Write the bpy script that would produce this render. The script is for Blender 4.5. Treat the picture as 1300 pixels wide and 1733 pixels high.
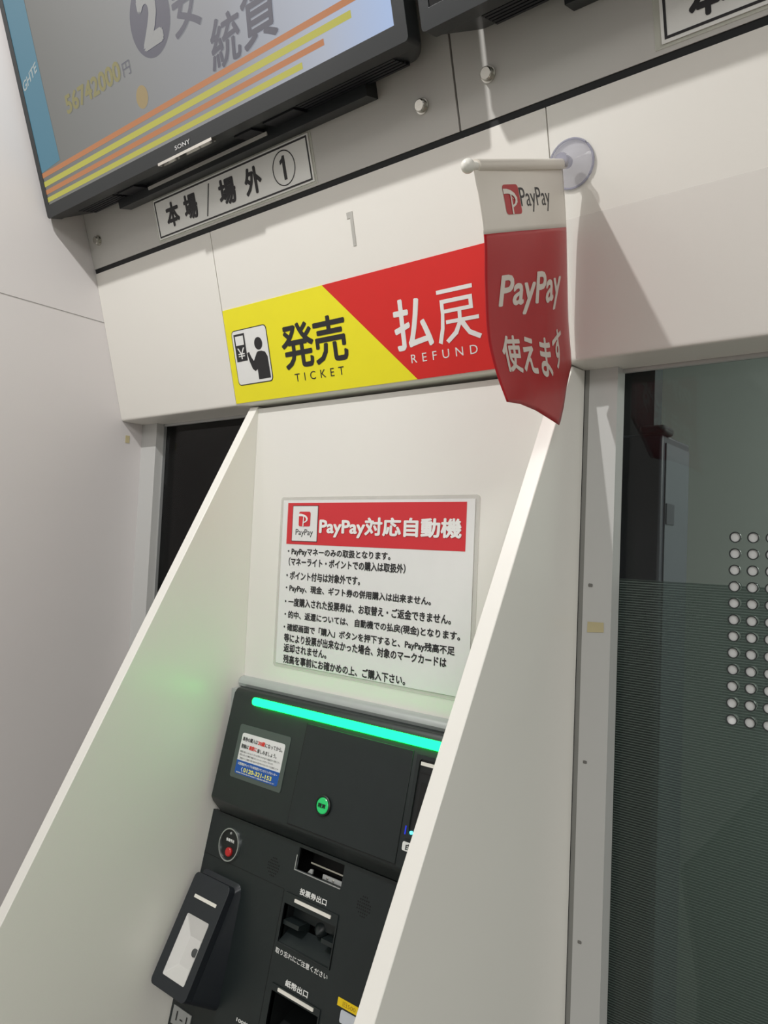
import bpy, bmesh, math, random
from math import sin, cos, tan, radians, pi, hypot
from mathutils import Vector, Matrix

random.seed(4)
for o in list(bpy.data.objects):
    bpy.data.objects.remove(o)
SC = bpy.context.scene
C = SC.collection
H = 1.45                      # height of the camera above the floor; all z below are relative to it

# ------------------------------------------------------------------ camera
yaw, pit, rol = radians(38.8703), radians(2.8438), radians(2.5202)
r_ = Vector((cos(yaw), sin(yaw), 0)); f_ = Vector((-sin(yaw), cos(yaw), 0)); u_ = Vector((0, 0, 1))
f2 = cos(pit) * f_ + sin(pit) * u_; u2 = -sin(pit) * f_ + cos(pit) * u_
r3 = cos(rol) * r_ + sin(rol) * u2; u3 = -sin(rol) * r_ + cos(rol) * u2
cam_d = bpy.data.cameras.new('camera'); cam = bpy.data.objects.new('camera', cam_d); C.objects.link(cam)
mw = Matrix((r3, u3, -f2)).transposed().to_4x4(); mw.translation = Vector((0, 0, H)); cam.matrix_world = mw
cam_d.sensor_fit = 'AUTO'; cam_d.sensor_width = 36.0; cam_d.lens = 1250 / 1733 * 36
cam_d.clip_start = 0.01; cam_d.clip_end = 50
SC.camera = cam

# ------------------------------------------------------------------ light
wd = bpy.data.worlds.new('world'); SC.world = wd; wd.use_nodes = True
bg = wd.node_tree.nodes['Background']; bg.inputs[0].default_value = (1.0, 0.998, 0.945, 1); bg.inputs[1].default_value = 0.42
ld = bpy.data.lights.new('ceiling_downlight', 'POINT'); ld.energy = 31; ld.shadow_soft_size = 0.014; ld.color = (1, 0.985, 0.965)
lo = bpy.data.objects.new('ceiling_downlight', ld); C.objects.link(lo); lo.location = (-0.68, -0.13, 1.0 + H)
ad = bpy.data.lights.new('inner_room_lamp', 'AREA'); ad.energy = 42; ad.size = 1.2; ad.color = (0.96, 1, 0.97)
ao = bpy.data.objects.new('inner_room_lamp', ad); C.objects.link(ao); ao.location = (0.9, 1.75, 1.0 + H)
rd_ = bpy.data.lights.new('room_fill_light', 'AREA'); rd_.energy = 56; rd_.size = 1.2; rd_.color = (1, 0.98, 0.95)  # unseen fill light, added to brighten right-facing and lower surfaces
ro = bpy.data.objects.new('room_fill_light', rd_); C.objects.link(ro); ro.location = (1.6, -1.6, 1.15 + H)
SC.view_settings.view_transform = 'Standard'; SC.view_settings.look = 'None'
SC.view_settings.exposure = 0.0; SC.view_settings.gamma = 1.0; SC.view_settings.use_curve_mapping = False

# ------------------------------------------------------------------ materials
def s2l(c):
    return tuple(((v / 255) / 12.92 if v / 255 <= 0.04045 else ((v / 255 + 0.055) / 1.055) ** 2.4) for v in c)

def mat(name, rgb, rough=0.5, metal=0.0, emis=None, estr=0.0, var=0.03, scale=40.0, bump=0.0, alpha=1.0, spec=0.5):
    m = bpy.data.materials.new(name); m.use_nodes = True
    nt = m.node_tree; b = nt.nodes['Principled BSDF']
    c = s2l(rgb)
    b.inputs['Roughness'].default_value = rough; b.inputs['Metallic'].default_value = metal
    b.inputs['Specular IOR Level'].default_value = spec
    tc = nt.nodes.new('ShaderNodeTexCoord'); nz = nt.nodes.new('ShaderNodeTexNoise')
    nz.inputs['Scale'].default_value = scale; nz.inputs['Detail'].default_value = 3
    nt.links.new(tc.outputs['Object'], nz.inputs['Vector'])
    rp = nt.nodes.new('ShaderNodeValToRGB')
    rp.color_ramp.elements[0].position = 0.3; rp.color_ramp.elements[1].position = 0.7
    rp.color_ramp.elements[0].color = tuple(v * (1 - var) for v in c) + (1,)
    rp.color_ramp.elements[1].color = tuple(min(1, v * (1 + var)) for v in c) + (1,)
    nt.links.new(nz.outputs['Fac'], rp.inputs['Fac']); nt.links.new(rp.outputs['Color'], b.inputs['Base Color'])
    if bump:
        bp = nt.nodes.new('ShaderNodeBump'); bp.inputs['Strength'].default_value = bump; bp.inputs['Distance'].default_value = 0.001
        n2 = nt.nodes.new('ShaderNodeTexNoise'); n2.inputs['Scale'].default_value = scale * 12
        nt.links.new(tc.outputs['Object'], n2.inputs['Vector'])
        nt.links.new(n2.outputs['Fac'], bp.inputs['Height']); nt.links.new(bp.outputs['Normal'], b.inputs['Normal'])
    if emis:
        b.inputs['Emission Color'].default_value = tuple(emis) + (1,); b.inputs['Emission Strength'].default_value = estr
    b.inputs['Alpha'].default_value = alpha
    return m

M = {}
M['wall'] = mat('painted_wall', (216, 212, 211), 0.55, var=0.012, scale=6, bump=0.05)
M['header'] = mat('white_cladding', (232, 229, 222), 0.38, var=0.008, scale=5, bump=0.02)
M['metal_panel'] = mat('grey_panel', (196, 194, 189), 0.42, var=0.012, scale=5, bump=0.02)
M['backing'] = mat('black_seam', (22, 24, 26), 0.7)
M['kiosk'] = mat('white_laminate', (231, 229, 223), 0.33, var=0.008, scale=5, bump=0.02)
M['kiosk_side'] = mat('white_laminate_side', (243, 241, 234), 0.3, var=0.008, scale=5, bump=0.02)
M['frame'] = mat('window_frame', (198, 198, 196), 0.42, var=0.01, scale=8)
M['gap'] = mat('gasket', (136, 136, 132), 0.6)
M['alu'] = mat('aluminium_edge', (190, 192, 192), 0.35, 0.6)
M['ledge'] = mat('grey_ledge', (176, 182, 180), 0.35, 0.2)
M['black'] = mat('machine_black', (29, 36, 37), 0.42, var=0.05, scale=60, bump=0.05)
M['black2'] = mat('machine_black_deep', (20, 23, 24), 0.45)
M['cavity'] = mat('cavity_black', (10, 11, 12), 0.6)
M['groove'] = mat('groove_black', (16, 18, 19), 0.6)
M['steel'] = mat('steel', (200, 198, 190), 0.25, 1.0, var=0.05)
M['white'] = mat('white_print', (238, 238, 236), 0.45)
M['print'] = mat('black_print', (34, 33, 36), 0.5)
M['signwhite'] = mat('sign_white', (232, 232, 230), 0.5, var=0.01)
M['yellow'] = mat('sign_yellow', (242, 231, 28), 0.42, var=0.01)
M['red'] = mat('sign_red', (215, 32, 27), 0.42, var=0.01)
M['paper'] = mat('poster_paper', (229, 229, 228), 0.5, var=0.01)
M['posterred'] = mat('poster_red', (209, 48, 56), 0.35, var=0.01)
M['plate'] = mat('label_plate', (240, 240, 236), 0.35, var=0.01)
M['tape'] = mat('clear_tape', (225, 226, 214), 0.25, alpha=0.45)
M['grey_print'] = mat('faded_grey_print', (184, 182, 176), 0.5)
M['oldtape'] = mat('yellowed_tape', (214, 202, 160), 0.5, var=0.06, alpha=0.75)
M['mark'] = mat('grey_mark', (132, 130, 126), 0.6, alpha=0.5)
M['flagwhite'] = mat('banner_white', (226, 219, 209), 0.32, var=0.01)
M['flagred'] = mat('banner_red', (178, 14, 27), 0.33, var=0.015, spec=0.3)
M['flagtext'] = mat('banner_text', (222, 212, 202), 0.4)
M['rod'] = mat('white_plastic', (236, 234, 226), 0.3)
M['cup'] = mat('clear_vinyl', (196, 196, 212), 0.08, alpha=0.26, var=0.02)
M['cupcore'] = mat('clear_vinyl_core', (168, 168, 186), 0.1, alpha=0.5, var=0.02)
M['tv'] = mat('tv_black', (30, 34, 36), 0.36, var=0.03)
M['tvdark'] = mat('tv_vent', (14, 16, 24), 0.5)
M['chrome'] = mat('chrome', (225, 222, 214), 0.12, 1.0)
M['logo'] = mat('silver_print', (205, 205, 205), 0.3, 0.3)
M['green'] = mat('green_light', (8, 60, 40), 0.3, emis=(0.012, 8.0, 0.72), estr=1.0)
M['greenbtn'] = mat('green_button', (30, 150, 80), 0.25, emis=(0.02, 0.5, 0.13), estr=0.55)
M['cyanled'] = mat('cyan_led', (60, 200, 230), 0.3, emis=(0.1, 0.9, 1.0), estr=2.5)
M['blueglow'] = mat('blue_glow', (20, 30, 160), 0.3, emis=(0.02, 0.05, 0.8), estr=0.6)  # spill of the cyan LED, put into a glowing colour
M['slit'] = mat('white_slit', (240, 236, 228), 0.3)
M['redbtn'] = mat('red_button', (196, 40, 42), 0.35)
M['ring'] = mat('clear_ring', (200, 205, 205), 0.12, 0.85)
M['blue'] = mat('sticker_blue', (22, 84, 168), 0.4)
M['stk'] = mat('sticker_white', (226, 226, 226), 0.4)
M['stkgrey'] = mat('sticker_border', (78, 88, 84), 0.35)
M['stkred'] = mat('sticker_red', (224, 60, 52), 0.45)
M['stkyel'] = mat('sticker_yellow', (246, 238, 120), 0.45)
M['label_y'] = mat('label_yellow', (246, 210, 20), 0.4)
M['label_b'] = mat('label_pale', (206, 211, 220), 0.4)
M['yprint'] = mat('label_brown_print', (176, 138, 10), 0.5)
M['qrwhite'] = mat('reader_white', (214, 212, 210), 0.35)
M['qrgrey'] = mat('reader_body', (36, 40, 46), 0.38, var=0.04, bump=0.04)
M['lens'] = mat('lens_grey', (74, 76, 78), 0.12)
M['metalplate'] = mat('plate_grey', (182, 184, 184), 0.35, 0.3)
M['inner_wall'] = mat('inner_wall', (188, 194, 188), 0.7, var=0.02, scale=2)
M['inner_dark'] = mat('inner_dark', (44, 50, 52), 0.7)
M['cab'] = mat('inner_cabinet', (92, 96, 104), 0.5)
M['cabdark'] = mat('inner_cabinet_dark', (54, 56, 66), 0.5)
M['floor'] = mat('floor', (128, 124, 118), 0.5, var=0.05)
M['disc'] = mat('hole_white', (250, 250, 250), 0.5, var=0.0)
M['holewall'] = mat('hole_wall', (34, 40, 40), 0.35)

def glass_mat(name, tint, gloss):
    m = bpy.data.materials.new(name); m.use_nodes = True; nt = m.node_tree; nt.nodes.clear()
    out = nt.nodes.new('ShaderNodeOutputMaterial'); mx = nt.nodes.new('ShaderNodeMixShader')
    tr = nt.nodes.new('ShaderNodeBsdfTransparent'); tr.inputs[0].default_value = tint + (1,)
    gl = nt.nodes.new('ShaderNodeBsdfGlossy'); gl.inputs['Roughness'].default_value = 0.01
    fr = nt.nodes.new('ShaderNodeFresnel'); fr.inputs['IOR'].default_value = gloss
    nt.links.new(fr.outputs[0], mx.inputs[0]); nt.links.new(tr.outputs[0], mx.inputs[1]); nt.links.new(gl.outputs[0], mx.inputs[2])
    nt.links.new(mx.outputs[0], out.inputs[0])
    return m
M['glass'] = glass_mat('tinted_glass', (0.76, 0.785, 0.77), 1.38)

def film_mat():
    m = bpy.data.materials.new('striped_film'); m.use_nodes = True; nt = m.node_tree; nt.nodes.clear()
    out = nt.nodes.new('ShaderNodeOutputMaterial')
    geo = nt.nodes.new('ShaderNodeNewGeometry'); sp = nt.nodes.new('ShaderNodeSeparateXYZ')
    nt.links.new(geo.outputs['Position'], sp.inputs[0])
    dv = nt.nodes.new('ShaderNodeMath'); dv.operation = 'DIVIDE'; dv.inputs[1].default_value = 0.00247
    nt.links.new(sp.outputs['Z'], dv.inputs[0])
    fr = nt.nodes.new('ShaderNodeMath'); fr.operation = 'FRACT'; nt.links.new(dv.outputs[0], fr.inputs[0])
    lt = nt.nodes.new('ShaderNodeMath'); lt.operation = 'LESS_THAN'; lt.inputs[1].default_value = 0.3
    nt.links.new(fr.outputs[0], lt.inputs[0])
    ml = nt.nodes.new('ShaderNodeMath'); ml.operation = 'MULTIPLY_ADD'; ml.inputs[1].default_value = 0.30; ml.inputs[2].default_value = 0.05
    nt.links.new(lt.outputs[0], ml.inputs[0])
    tr = nt.nodes.new('ShaderNodeBsdfTransparent'); tr.inputs[0].default_value = (0.57, 0.625, 0.61, 1)
    df = nt.nodes.new('ShaderNodeBsdfDiffuse'); df.inputs[0].default_value = (0.42, 0.46, 0.44, 1)
    tl = nt.nodes.new('ShaderNodeBsdfTranslucent'); tl.inputs[0].default_value = (0.7, 0.75, 0.72, 1)
    m0 = nt.nodes.new('ShaderNodeMixShader'); m0.inputs[0].default_value = 0.5
    nt.links.new(df.outputs[0], m0.inputs[1]); nt.links.new(tl.outputs[0], m0.inputs[2])
    mx = nt.nodes.new('ShaderNodeMixShader'); nt.links.new(ml.outputs[0], mx.inputs[0])
    nt.links.new(tr.outputs[0], mx.inputs[1]); nt.links.new(m0.outputs[0], mx.inputs[2])
    nt.links.new(mx.outputs[0], out.inputs[0])
    return m
M['film'] = film_mat()
_nt = M['disc'].node_tree; _b = _nt.nodes['Principled BSDF']; _o = _nt.nodes['Material Output']
_t = _nt.nodes.new('ShaderNodeBsdfTranslucent'); _t.inputs[0].default_value = (.95, .96, .95, 1); _x = _nt.nodes.new('ShaderNodeMixShader'); _x.inputs[0].default_value = 0.35
_nt.links.new(_b.outputs[0], _x.inputs[1]); _nt.links.new(_t.outputs[0], _x.inputs[2]); _nt.links.new(_x.outputs[0], _o.inputs[0])

def screen_mat():                      # picture glow, viewing-angle shading put into its colour: grey left, brighter and bluer right
    m = mat('screen_picture', (8, 8, 9), 0.16)
    nt = m.node_tree; b = nt.nodes['Principled BSDF']
    geo = nt.nodes.new('ShaderNodeNewGeometry'); sp = nt.nodes.new('ShaderNodeSeparateXYZ')
    nt.links.new(geo.outputs['Position'], sp.inputs[0])
    mr = nt.nodes.new('ShaderNodeMapRange'); mr.inputs['From Min'].default_value = -1.08; mr.inputs['From Max'].default_value = -0.42
    nt.links.new(sp.outputs['X'], mr.inputs['Value'])
    rp = nt.nodes.new('ShaderNodeValToRGB'); e = rp.color_ramp.elements
    e[0].position = 0; e[0].color = (0.125, 0.125, 0.112, 1)
    e[1].position = 1; e[1].color = (0.36, 0.47, 0.70, 1)
    for p, c in ((0.35, (0.185, 0.187, 0.18, 1)), (0.65, (0.235, 0.24, 0.255, 1)), (0.86, (0.36, 0.39, 0.46, 1))):
        q = e.new(p); q.color = c
    nt.links.new(mr.outputs[0], rp.inputs['Fac']); nt.links.new(rp.outputs['Color'], b.inputs['Emission Color'])
    b.inputs['Emission Strength'].default_value = 1.0
    return m
M['screen'] = screen_mat()
def picmat(n, rgb, k=1.0):
    return mat(n, tuple(v * 0.2 for v in rgb), 0.2, emis=s2l(rgb), estr=k)
M['s_or'] = picmat('pic_orange', (168, 108, 66)); M['s_ye'] = picmat('pic_yellow', (168, 164, 66))
M['s_bl'] = picmat('pic_blue', (66, 112, 130)); M['s_dk'] = picmat('pic_dark', (78, 78, 88))
M['s_lt'] = picmat('pic_light', (136, 136, 134)); M['s_pale'] = picmat('pic_pale', (150, 158, 156)); M['s_od'] = picmat('pic_dot', (140, 122, 84))
M['s_num'] = picmat('pic_number', (122, 116, 74)); M['s_off'] = mat('screen_off', (14, 15, 18), 0.15)

# ------------------------------------------------------------------ building helpers
class Plane:                           # a facade plane y = y0 + m (z - z0); P(x, z, d) is d in front of it
    def __init__(s, y0, z0, m):
        s.y0, s.z0, s.m = y0, z0, m; s.k = hypot(1, m); s.n = Vector((0, -1, m)) / s.k
    def P(s, x, z, d=0.0):
        return Vector((x, s.y0 + s.m * (z - s.z0), z)) + s.n * d

HDR = Plane(.664, .19, -(.664 - .602) / .2265)
UP = Plane(.602, .4165, -tan(radians(17.5)))
TVP = Plane(.516, .472, -tan(radians(17.9)))
FRM = Plane(.703, 0, 0); GLS = Plane(.722, 0, 0); BACK = Plane(.676, 0, 0)
FU = Plane(0.65078, -0.19498, .23192); FL = Plane(0.63397, -0.35637, .21495); QF = Plane(0.60720, -0.41492, tan(radians(28.6)))
X0 = -1.0965

def thing(name, label, cat, loc, group=None):
    o = bpy.data.objects.new(name, None); C.objects.link(o); o.location = (loc[0], loc[1], loc[2] + H)
    o.empty_display_size = 0.05
    if label: o['label'] = label
    if cat: o['category'] = cat
    if group: o['group'] = group
    return o

def wloc(o):
    v = Vector((0, 0, 0))
    while o is not None:
        v += o.location; o = o.parent
    return v

def obj(name, me, m=None, parent=None, smooth=False, origin=None, label=None, kind=None):
    if isinstance(me, bmesh.types.BMesh):
        bm = me; bmesh.ops.recalc_face_normals(bm, faces=bm.faces) if bm.faces else None
        me = bpy.data.meshes.new(name); bm.to_mesh(me); bm.free()
    me.name = name
    o = bpy.data.objects.new(name, me); C.objects.link(o)
    if parent is not None:
        base = wloc(parent); me.transform(Matrix.Translation(-base + Vector((0, 0, H)))); o.parent = parent
    else:
        org = Vector(origin) if origin else Vector((0, 0, 0))
        me.transform(Matrix.Translation(-org)); o.location = org + Vector((0, 0, H))
    if m is not None:
        me.materials.clear()
        for q in (m if isinstance(m, (list, tuple)) else [m]): me.materials.append(q)
    if smooth:
        me.shade_smooth(); me.set_sharp_from_angle(angle=radians(35))
    if label: o['label'] = label
    if kind: o['kind'] = kind
    return o

def bevel(o, w, seg=2):
    b = o.modifiers.new('bevel', 'BEVEL'); b.width = w; b.segments = seg; b.limit_method = 'ANGLE'; b.angle_limit = radians(30)
    o.data.shade_smooth(); o.data.set_sharp_from_angle(angle=radians(50))
    return o

def hull8(bm, a, b):                    # a, b: two quads (4 points each) joined into a closed solid
    va = [bm.verts.new(p) for p in a]; vb = [bm.verts.new(p) for p in b]
    n = len(va); bm.faces.new(va); bm.faces.new(vb[::-1])
    for i in range(n):
        j = (i + 1) % n; bm.faces.new((va[j], va[i], vb[i], vb[j]))

def box(bm, x0, x1, y0, y1, z0, z1):
    hull8(bm, [(x0, y0, z0), (x1, y0, z0), (x1, y0, z1), (x0, y0, z1)], [(x0, y1, z0), (x1, y1, z0), (x1, y1, z1), (x0, y1, z1)])
    return bm

def prism_x(bm, prof, x0, x1):          # profile in (y, z) swept along x
    hull8(bm, [(x0, y, z) for y, z in prof], [(x1, y, z) for y, z in prof]); return bm

def slab(bm, pl, pts, d0, d1):          # polygon in (x, z) on a plane, from depth d0 to d1
    hull8(bm, [pl.P(x, z, d0) for x, z in pts], [pl.P(x, z, d1) for x, z in pts]); return bm

def R(x0, x1, z0, z1):
    return [(x0, z0), (x1, z0), (x1, z1), (x0, z1)]

def RR(x0, x1, z0, z1, r, n=5):
    p = []
    for cx, cz, a in ((x1 - r, z1 - r, 0), (x0 + r, z1 - r, 90), (x0 + r, z0 + r, 180), (x1 - r, z0 + r, 270)):
        for i in range(n + 1):
            t = radians(a + 90 * i / n); p.append((cx + r * cos(t), cz + r * sin(t)))
    return p

def EL(cx, cz, rx, rz, n=28):
    return [(cx + rx * cos(2 * pi * i / n), cz + rz * sin(2 * pi * i / n)) for i in range(n)]

def sheet(pl, pts, d0, d1):
    return slab(bmesh.new(), pl, pts, d0, d1)

def holed(pl, outer, holes, d0, d1):    # a plate with cut-outs
    cu = bpy.data.curves.new('c', 'CURVE'); cu.dimensions = '2D'; cu.fill_mode = 'BOTH'; cu.extrude = 0.5
    for pts in [outer] + holes:
        s = cu.splines.new('POLY'); s.points.add(len(pts) - 1); s.use_cyclic_u = True
        for q, (x, z) in zip(s.points, pts): q.co = (x, z, 0, 1)
    ob = bpy.data.objects.new('c', cu); me = bpy.data.meshes.new_from_object(ob)
    bpy.data.objects.remove(ob); bpy.data.curves.remove(cu)
    for v in me.vertices: v.co = pl.P(v.co.x, v.co.y, d0 + (v.co.z + 0.5) * (d1 - d0))
    bm = bmesh.new(); bm.from_mesh(me); bpy.data.meshes.remove(me)
    bmesh.ops.remove_doubles(bm, verts=bm.verts, dist=1e-6)
    return bm

def text_mesh(s, bold=0.0, space=1.0, shear=0.0, res=3):
    cu = bpy.data.curves.new('t', 'FONT'); cu.body = s; cu.resolution_u = res; cu.space_character = space; cu.shear = shear
    ob = bpy.data.objects.new('t', cu); me = bpy.data.meshes.new_from_object(ob)
    bpy.data.objects.remove(ob); bpy.data.curves.remove(cu)
    if bold:                            # heavier strokes: the same outlines laid over each other with small shifts
        bm = bmesh.new(); n = 8 if bold > .02 else 5
        for i in range(n + 1):
            rr = 0 if i == n else bold
            dx, dy = rr * cos(2 * pi * i / n), rr * sin(2 * pi * i / n)
            k0 = len(bm.verts); bm.from_mesh(me); bm.verts.ensure_lookup_table()
            for v in bm.verts[k0:]: v.co.x += dx; v.co.y += dy; v.co.z = i
        bm.to_mesh(me); bm.free()
    xs = [v.co.x for v in me.vertices]; ys = [v.co.y for v in me.vertices]
    a, b, c, d = min(xs), max(xs), min(ys), max(ys)
    for v in me.vertices: v.co = ((v.co.x - a) / (b - a), (v.co.y - c) / (d - c), v.co.z * 2.5e-5)
    return me

ONE = [(.42, 0), (.78, 0), (.78, 1), (.52, 1), (.40, .90), (.12, .82), (.12, .66), (.42, .74)]
ONE2 = [(.5, 0), (.88, 0), (.88, 1), (.1, 1), (.1, .82), (.5, .82)]
def one(pl, x0, x1, z0, z1, m, parent, d0, d1, name='lettering', shape=ONE):
    return obj(name, sheet(pl, [(x0 + u * (x1 - x0), z0 + v * (z1 - z0)) for u, v in shape], d0, d1), m, parent)

def text(s, pl, x0, x1, z0, z1, m, parent, d=0.0006, bold=0.0, space=1.0, shear=0.0, slope=0.0, name='lettering', res=3):
    me = text_mesh(s, bold, space, shear, res)
    for v in me.vertices:
        u, w = v.co.x, v.co.y; v.co = pl.P(x0 + u * (x1 - x0), z0 + w * (z1 - z0) + slope * u * (x1 - x0), d + v.co.z)
    return obj(name, me, m, parent)

def tube(bm, pts, r, n=14, caps=True):
    rings = []
    for i, p in enumerate(pts):
        p = Vector(p); t = (Vector(pts[min(i + 1, len(pts) - 1)]) - Vector(pts[max(i - 1, 0)])).normalized()
        a = t.orthogonal().normalized(); b = t.cross(a); rr = r[i] if isinstance(r, (list, tuple)) else r
        rings.append([bm.verts.new(p + rr * (cos(2 * pi * k / n) * a + sin(2 * pi * k / n) * b)) for k in range(n)])
    for i in range(len(rings) - 1):
        for k in range(n): bm.faces.new((rings[i][k], rings[i][(k + 1) % n], rings[i + 1][(k + 1) % n], rings[i + 1][k]))
    if caps: bm.faces.new(rings[0][::-1]); bm.faces.new(rings[-1])
    return bm

def lathe(bm, org, ax, prof, n=32):     # prof: (distance along ax, radius)
    ax = Vector(ax).normalized(); org = Vector(org); a = ax.orthogonal().normalized(); b = ax.cross(a)
    rings = [[bm.verts.new(org + ax * d + r * (cos(2 * pi * k / n) * a + sin(2 * pi * k / n) * b)) for k in range(n)] for d, r in prof]
    for i in range(len(rings) - 1):
        for k in range(n): bm.faces.new((rings[i][k], rings[i][(k + 1) % n], rings[i + 1][(k + 1) % n], rings[i + 1][k]))
    bm.faces.new(rings[0][::-1]); bm.faces.new(rings[-1])
    return bm

def logo_parts(mapf, mred, mwhite, parent):   # red rounded square with a white swoosh P; mapf(u, v, d)
    bm = bmesh.new(); bm.faces.new([bm.verts.new(mapf(u, v, .0004)) for u, v in RR(0, 1, 0, 1, .13)])
    obj('emblem', bm, mred, parent)
    outer = [(0, .86), (.25, .85), (.48, .8), (.68, .7), (.8, .55), (.78, .4), (.66, .3), (.46, .22)]
    inner = [(.45, .30), (.6, .36), (.67, .47), (.62, .58), (.48, .65), (.26, .69), (.12, .69), (0, .68)]
    bm = bmesh.new(); n = len(outer); inn = inner[::-1]
    vo = [bm.verts.new(mapf(u, v, .0009)) for u, v in outer]; vi = [bm.verts.new(mapf(u, v, .0009)) for u, v in inn]
    for i in range(n - 1): bm.faces.new((vo[i], vo[i + 1], vi[i + 1], vi[i]))
    bm.faces.new([bm.verts.new(mapf(u, v, .0009)) for u, v in ((.4, .66), (.47, .66), (.45, 0), (.36, 0))])
    return obj('emblem_letter', bm, mwhite, parent)

def planemap(pl, x0, x1, z0, z1, dd=0.0):
    return lambda u, v, d: pl.P(x0 + u * (x1 - x0), z0 + v * (z1 - z0), d + dd)

# ================================================================== the setting
FZ = -H
XR = 1.2                              # how far the facade runs on to the right
obj('floor', box(bmesh.new(), X0 - .02, 6.0, -7.0, 2.45, FZ - .05, FZ), M['floor'], kind='structure')
wl = obj('wall_left', box(bmesh.new(), X0 - .05, X0, -4.0, .78, FZ, 1.15), M['wall'], kind='structure')
bm = bmesh.new(); box(bm, X0 - .001, X0 + .0005, -1.2, .628, .3424, .3434)
obj('panel_joint', bm, M['mark'], wl)

# header: dark carcass with cladding panels hung on it
prof = [(.680, .1965), (.6185, .4165), (.602 - .3153 * .68 + .016, 1.1), (.76, 1.1), (.76, .1965)]
wh = obj('wall_header', prism_x(bmesh.new(), prof, X0, XR), M['backing'], kind='structure')
arc = [(.66355, .1922), (.6643, .1910), (.6655, .1903)]
k = HDR.m
lp = [(.602 + .0003, .4155), (HDR.y0 + k * (.1936 - .19), .1936)] + arc + [(.668, .19), (.715, .19), (.715, .196), (.6785, .196), (.6175, .4155)]
for a, b in ((X0 + .0005, -.8085), (-.8071, -.3147), (-.3135, XR)):
    o = obj('lower_panel', prism_x(bmesh.new(), lp, a, b), M['header'], wh)
for a, b in ((X0 + .0005, -.4081), (-.4057, XR)):
    obj('upper_panel', sheet(UP, R(a, b, .4222, 1.05), -.012, 0), M['metal_panel'], wh)
obj('seam_gasket', sheet(UP, R(X0 + .0005, XR, .4158, .4230), -.0125, -.0012), M['backing'], wh)
for x, z in ((-.4478, .4569), (-.3687, .4602), (-1.0684, .4594)):
    bm = lathe(bmesh.new(), UP.P(x, z, 0), UP.n, [(0, .0078), (.0012, .0078), (.0013, .0064), (.0058, .0062), (.0066, .0052)])
    obj('bolt', bm, M['steel'], wh, smooth=True)

# facade below the header
wf = obj('wall_front', box(bmesh.new(), -.70, -.3115, .7035, .76, FZ, .1955), M['backing'], kind='structure')
bm = box(bmesh.new(), -.3118, -.3071, .7033, .74, FZ, .1955)
obj('gasket_strip', bm, M['gap'], wf)
bm = box(bmesh.new(), X0, -.7, .7035, .76, FZ, -.9); obj('lower_wall', bm, M['header'], wf)
bm = box(bmesh.new(), -.2778, XR, .7035, .76, FZ, -.9); obj('lower_wall', bm, M['header'], wf)

w1 = obj('window_1', box(bmesh.new(), -1.065, -.70, .722, .7235, -.9, .1955), M['glass'], kind='structure')
o = obj('window_frame', box(bmesh.new(), X0, -1.055, .703, .7215, -.9, .1955), M['frame'], w1); 
obj('window_frame', box(bmesh.new(), -1.055, -.80, .7165, .7215, .1868, .1958), M['frame'], w1)
bm = box(bmesh.new(), -1.0551, -1.0535, .7165, .7215, -.9, .195); obj('glazing_bead', bm, M['alu'], w1)

holes = []; hx = (-.1717, -.1567, -.1417); hz = [.0244 - .0149 * i for i in range(12)]
for x in hx:
    for z in hz: holes.append((x, z))
w2 = obj('window_2', holed(GLS, R(-.3060, XR, -.9, .1955), [EL(x, z, .0042, .0042, 24) for x, z in holes], -.008, 0), M['glass'], kind='structure')
obj('window_frame', box(bmesh.new(), -.3070, -.2778, .703, .7218, -.9, .1955), M['frame'], w2)
obj('window_frame', box(bmesh.new(), -.2778, XR, .7165, .7218, .1868, .1958), M['frame'], w2)
obj('frosted_film', holed(GLS, R(-.3060, XR, -.9, -.0196), [EL(x, z, .0044, .0044, 20) for x, z in holes if z < -.014], -.0092, -.0085), M['film'], w2)
for x, z in holes:
    bm = bmesh.new(); n = 24
    ra = [bm.verts.new(GLS.P(a, b, .0002)) for a, b in EL(x, z, .0050, .0050, n)]; rb = [bm.verts.new(GLS.P(a, b, .0002)) for a, b in EL(x, z, .0041, .0041, n)]
    rc = [bm.verts.new(GLS.P(a, b, -.0042)) for a, b in EL(x, z, .0041, .0041, n)]
    for i in range(n):
        j = (i + 1) % n; bm.faces.new((ra[i], ra[j], rb[j], rb[i])); bm.faces.new((rb[i], rb[j], rc[j], rc[i]))
    ho = obj('speaking_hole', bm, M['holewall'], w2, smooth=True)
    obj('hole_backing', sheet(GLS, EL(x, z, .0041, .0041, n), -.0028, -.0016), M['disc'], ho)

# the office behind the glass
obj('wall_back', box(bmesh.new(), -3.0, 2.6, 2.4, 2.45, FZ, 1.15), M['inner_wall'], kind='structure')
obj('wall_right', box(bmesh.new(), 2.55, 2.6, .78, 2.4, FZ, 1.15), M['inner_wall'], kind='structure')
obj('ceiling', box(bmesh.new(), -3.0, 2.6, .78, 2.45, 1.1, 1.15), M['inner_wall'], kind='structure')

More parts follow.
